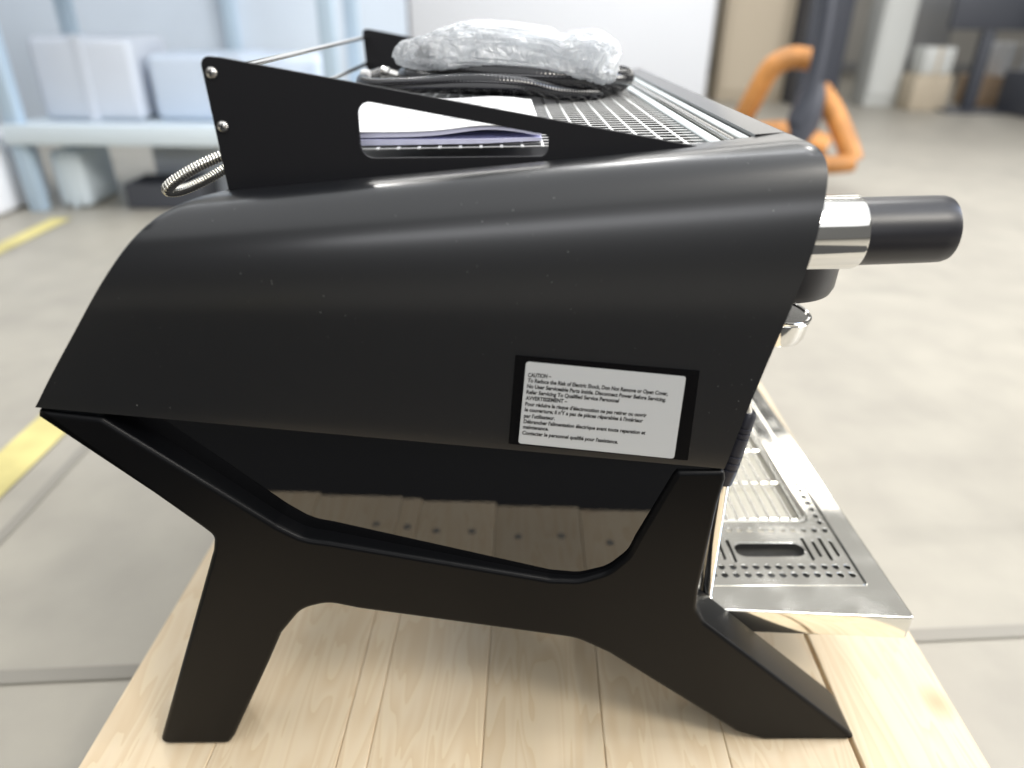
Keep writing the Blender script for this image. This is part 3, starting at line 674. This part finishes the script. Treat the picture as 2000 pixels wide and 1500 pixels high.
link('end_fitting', lathe([(0, 0), (0.005, 0), (0.006, 0.0015), (0.006, 0.009), (0.0048, 0.010), (0.0048, 0.02), (0, 0.02)], (-0.128, 0.40, 0.5735), (1, -0.25, -0.25), 16), M['chrome_clean'], hh)

# parcel in crinkled clear film
def parcel():
    bm = bmesh.new(); NU, NV = 120, 64; rows = []
    hx, hy, hz = 0.108, 0.082, 0.0215
    def se(c, e): return math.copysign(abs(c) ** e, c)
    for j in range(NV + 1):
        ph = -math.pi / 2 + math.pi * j / NV; rw = []
        for i in range(NU):
            th = 2 * math.pi * i / NU
            x = hx * se(math.cos(ph), .42) * se(math.cos(th), .38); y = hy * se(math.cos(ph), .42) * se(math.sin(th), .38); z = hz * se(math.sin(ph), .42)
            # top steps: high long part on the left, a separate lump at the right end
            up = (z + hz) / (2 * hz)
            f = x / hx
            top = 0.004 - 0.007 * ss((f + 0.3) / 1.1) + 0.006 * math.exp(-((f - .78) / .2) ** 2) - 0.006 * math.exp(-((f - .42) / .07) ** 2)
            z += up * top
            # film gathers towards the left end
            lt_ = ss((-f - 0.42) / 0.58)
            z = z * (1 - 0.62 * lt_ * up) - 0.003 * lt_
            x -= 0.022 * lt_ * (1 - up) + 0.004 * lt_
            # sags over the hose at the right
            z -= 0.010 * ss((f - .35) / .65) * (1 - up)
            p = Vector((x, y, z))
            n1 = noise.noise(p * 38); n2 = abs(noise.noise(p * 90 + Vector((3, 1, 7)))); n3 = abs(noise.noise(p * 210))
            n4 = abs(noise.noise(p * 420 + Vector((9, 2, 4))))
            d = p.normalized() * (0.0035 * n1 + 0.0055 * (0.35 - n2) + 0.0038 * (0.3 - n3) + 0.0022 * (0.3 - n4))
            rw.append(bm.verts.new(p + d + Vector((random.uniform(-1, 1), random.uniform(-1, 1), random.uniform(-1, 1))) * 0.0007 * math.cos(ph)))
        rows.append(rw)
    for a, b in zip(rows, rows[1:]):
        for i in range(NU):
            q = (a[i - 1], a[i], b[i], b[i - 1])
            try:
                if random.random() < .5: bm.faces.new((q[0], q[1], q[2])); bm.faces.new((q[0], q[2], q[3]))
                else: bm.faces.new((q[0], q[1], q[3])); bm.faces.new((q[1], q[2], q[3]))
            except ValueError: pass
    return from_bm(bm)
pc = link('wrapped_parcel', parcel(), M['film'], None, 0)
link('wrapped_contents', boxmesh(-0.070, -0.060, -0.019, 0.098, 0.060, 0.0165, 0.007, 3), M['contents'], pc)
pc.location = (0.0205, 0.405, 0.5965); pc.rotation_euler = (0, R(2.0), R(-4))
tag(pc, 'crinkled clear plastic parcel resting on top of the coiled hoses', 'parcel')

# steel braided hose looping out at the back
P = smooth_path([(-0.150, 0.17, 0.540), (-0.185, 0.135, 0.5415), (-0.222, 0.118, 0.530), (-0.248, 0.112, 0.5165), (-0.2585, 0.116, 0.5075), (-0.2535, 0.132, 0.5045), (-0.238, 0.150, 0.5100), (-0.215, 0.165, 0.5215), (-0.185, 0.19, 0.530), (-0.15, 0.22, 0.530)], 12)
tag(link('steel_hose', ribbed(P, 0.0038, 0.0046, 0.0024, 16), M['steelhose'], None, 70), 'short bright steel braided hose looping out behind the machine', 'hose')

# ------------------------------------------------------------------ hall behind, out of focus
def boxat(x0, y0, x1, y1, h0, h1, bev=0.01): return boxmesh(x0, y0, FZ + h0, x1, y1, FZ + h1, bev, 2)
wl = thing('back_wall', 'long greige wall at the far end of the hall', 'wall', (0, 11, FZ))
wo = link('wall_panel', boxmesh(-14, 0, 0, 14, 0.2, 4.0, 0.005, 1), M['wallpaint'], wl)
link('skirting', boxmesh(-14, -0.02, 0.0, 14, -0.001, 0.12, 0.004, 1), M['midgrey'], wl)
pw_ = thing('white_partition', 'tall blank white partition standing behind the machine', 'partition', (0, 0, 0))
link('partition_panel', boxat(-0.78, 6.55, 1.90, 6.75, 0.02, 2.6), M['white'], pw_)
link('partition_post', boxat(-0.90, 6.50, -0.80, 6.76, 0.0, 2.6), M['midgrey'], pw_)
bp_ = thing('blue_partition', 'pale grey blue partition wall behind the storage rack', 'partition', (0, 0, 0))
link('partition_panel', boxat(-5.5, 4.3, -0.55, 4.4, 0.02, 2.4), M['paleblue'], bp_)
link('partition_post', boxat(-1.62, 4.25, -1.54, 4.298, 0.0, 2.4), M['bluesteel'], bp_)
# storage rack at the left
rk = thing('storage_rack', 'pale blue steel storage rack with a low white shelf', 'rack', (-1.93, 2.58, FZ))
for (x, y) in ((0, 0), (0.03, 0.52), (1.28, 0.0), (1.28, 0.52)):
    link('upright', boxmesh(x - 0.03, y - 0.03, 0, x + 0.03, y + 0.03, 1.9, 0.006), M['bluesteel'], rk)
link('shelf', boxmesh(-0.03, -0.035, 0.315, 1.31, 0.56, 0.345, 0.005), M['shelfwhite'], rk)
link('shelf_lip', boxmesh(-0.032, -0.055, 0.275, 1.312, -0.036, 0.352, 0.004), M['shelfwhite'], rk)
link('shelf', boxmesh(-0.03, -0.035, 1.10, 1.31, 0.56, 1.13, 0.005), M['shelfwhite'], rk)
def bundle(name, label, cat, x0, y0, x1, y1, z0, z1, m, group=None):
    t = thing(name, label, cat, ((x0 + x1) / 2, (y0 + y1) / 2, FZ + z0), 'boxes and cartons around the storage rack')
    w, d, h = (x1 - x0) / 2, (y1 - y0) / 2, z1 - z0
    link('body', boxmesh(-w, -d, 0, w, d, h, 0.03, 3), m, t)
    link('strap', boxmesh(-w * 0.1, -d - 0.003, 0.001, w * 0.1, d + 0.003, h + 0.003, 0.002, 1), m, t)
    return t
bundle('wrapped_box', 'pale lilac wrapped box at the left end of the rack shelf', 'box', -1.87, 2.68, -1.46, 3.05, 0.347, 0.66, M['lilacbox'])
bundle('wrapped_box', 'pale blue wrapped box on the right part of the rack shelf', 'box', -1.42, 2.70, -0.72, 3.05, 0.347, 0.60, M['bluebox'])
bundle('white_carton', 'white carton standing on the floor left of the rack', 'carton', -2.45, 2.45, -2.02, 2.85, 0.0, 0.30, M['white'])
bundle('white_carton', 'white carton under the shelf at the left upright', 'carton', -1.87, 2.62, -1.74, 2.9, 0.0, 0.24, M['shelfwhite'])
bundle('white_carton', 'lilac carton at the back under the rack shelf', 'carton', -1.55, 2.85, -1.1, 3.15, 0.0, 0.24, M['lilacbox'])
cr_ = thing('dark_crate', 'low dark open crate on the floor under the rack', 'crate', (-1.42, 2.72, FZ))
link('crate_wall', plate([rect(-0.16, -0.11, 0.16, 0.11, 0.01), rect(-0.148, -0.098, 0.148, 0.098, 0.008)], 0.05, 0.002, 1, XY(0.055)), M['charcoal'], cr_)
link('crate_floor', boxmesh(-0.149, -0.099, 0.004, 0.149, 0.099, 0.012), M['charcoal'], cr_)

# orange pallet jack
pj = thing('pallet_jack', 'orange pallet jack with raised dark handle parked on the floor', 'pallet jack', (0, 0, 0))
def bar(pts, r, m, name, seg=10): return link(name, tube(smooth_path(pts, 6), r, seg), m, pj)
JL = [(1.2059, 3.3, 0.1112), (1.244, 3.25, 0.2497), (1.289, 3.2, 0.3916), (1.3694, 3.18, 0.4423), (1.4852, 3.18, 0.4328)]
bar(JL, 0.050, M['orange'], 'frame_arch', 14)
JR = [(1.5322, 3.18, 0.3063), (1.5879, 3.12, 0.2222), (1.6464, 3.05, 0.1056), (1.6843, 3.0, 0.0091)]
bar(JR, 0.050, M['orange'], 'frame_leg', 14)
JB = [(1.2558, 3.2, 0.0901), (1.3932, 3.1, 0.1139), (1.5588, 3.05, 0.0579)]
bar(JB, 0.06, M['orange'], 'cross_beam', 12)
JF = [(1.4918, 3.0, -0.0094), (1.593, 2.98, -0.0045), (1.6762, 2.98, 0.0057)]
bar(JF, 0.042, M['orange'], 'fork_tip', 12)
JH = [(1.3999, 3.05, 0.1721), (1.4419, 3.05, 0.3504), (1.443, 3.05, 0.6011), (1.4217, 3.05, 0.7963)]
bar(JH, 0.034, M['navy'], 'handle', 14)
JP = (1.4462, 3.08, 0.1799)
link('pump', lathe([(0, -0.10), (0.07, -0.10), (0.075, 0.02), (0.06, 0.12), (0.04, 0.17), (0, 0.17)], JP, (0.15, 0, 1), 24), M['navy'], pj)
JW = (1.8034, 3.634, -0.1)
for dy in (0, 0.09):
    link('wheel', lathe([(0, -0.03), (0.045, -0.03), (0.05, -0.02), (0.05, 0.02), (0.045, 0.03), (0, 0.03)], (JW[0], JW[1] + dy, FZ + 0.051), (0.25, 1, 0), 24), M['charcoal'], pj)

# things along the far side of the hall
def panelbox(name, label, cat, x0, y0, x1, y1, h, m, m2, z0=0.0, group=None):
    t = thing(name, label, cat, ((x0 + x1) / 2, (y0 + y1) / 2, FZ + z0), group)
    w, d = (x1 - x0) / 2, (y1 - y0) / 2
    link('body', boxmesh(-w, -d, 0, w, d, h, 0.015, 2), m, t)
    link('front_panel', boxmesh(-w * 0.86, -d - 0.012, h * 0.08, w * 0.86, -d - 0.001, h * 0.94, 0.006, 1), m2, t)
    return t
panelbox('board_stack', 'tan boards leaning beside the white partition', 'boards', 2.1, 6.9, 2.75, 7.2, 1.15, M['tan'], M['tan'])
panelbox('dark_locker', 'narrow charcoal locker behind the pallet jack', 'locker', 2.76, 6.6, 3.15, 7.0, 1.2, M['charcoal'], M['navy'])
panelbox('tall_panel', 'pale grey tall panel right of the pallet jack', 'panel', 3.42, 6.6, 3.72, 6.9, 1.2, M['palegrey'], M['palegrey'])
panelbox('grey_locker', 'mid grey locker beside the pale tall panel', 'locker', 3.76, 6.9, 4.25, 7.3, 1.2, M['midgrey'], M['midgrey'])
panelbox('white_appliance', 'white appliance on a dark base at the right edge', 'appliance', 4.62, 5.6, 5.6, 6.3, 0.62, M['palegrey'], M['white'], 0.36)
panelbox('dark_plinth', 'dark low plinth under the white appliance', 'plinth', 4.50, 5.55, 5.6, 6.35, 0.355, M['charcoal'], M['navy'])
ms = thing('screen_stand', 'dark flat screen on a slim floor stand', 'screen', (4.25, 6.35, FZ))
link('screen', boxmesh(-0.36, -0.03, 0.66, 0.36, 0.03, 1.12, 0.01), M['charcoal'], ms)
link('post', boxmesh(-0.05, -0.04, 0.02, 0.05, 0.04, 0.655, 0.006), M['charcoal'], ms)
link('foot', boxmesh(-0.28, -0.2, 0.0, 0.28, 0.2, 0.019, 0.004), M['charcoal'], ms)
def carton(label, x0, y0, x1, y1, z0, z1, m):
    t = thing('carton', label, 'carton', ((x0 + x1) / 2, (y0 + y1) / 2, FZ + z0), 'cartons at the far side of the hall'); w, d, h = (x1 - x0) / 2, (y1 - y0) / 2, z1 - z0
    link('body', boxmesh(-w, -d, 0, w, d, h, 0.01, 2), m, t); link('tape', boxmesh(-w * .12, -d - .002, h * .0 + .002, w * .12, d + .002, h + .002, 0.001, 1), M['tan'], t)
carton('brown carton on the floor right of the screen stand', 4.55, 6.7, 5.0, 7.1, 0, 0.26, M['carton'])
carton('tan carton on the floor left of the screen stand', 3.72, 6.35, 4.05, 6.6, 0, 0.30, M['tan'])
carton('small white carton on top of the brown carton', 4.72, 6.75, 4.98, 7.0, 0.262, 0.55, M['white'])
carton('pale carton stacked on the tan carton', 3.76, 6.37, 4.03, 6.58, 0.302, 0.52, M['palegrey'])
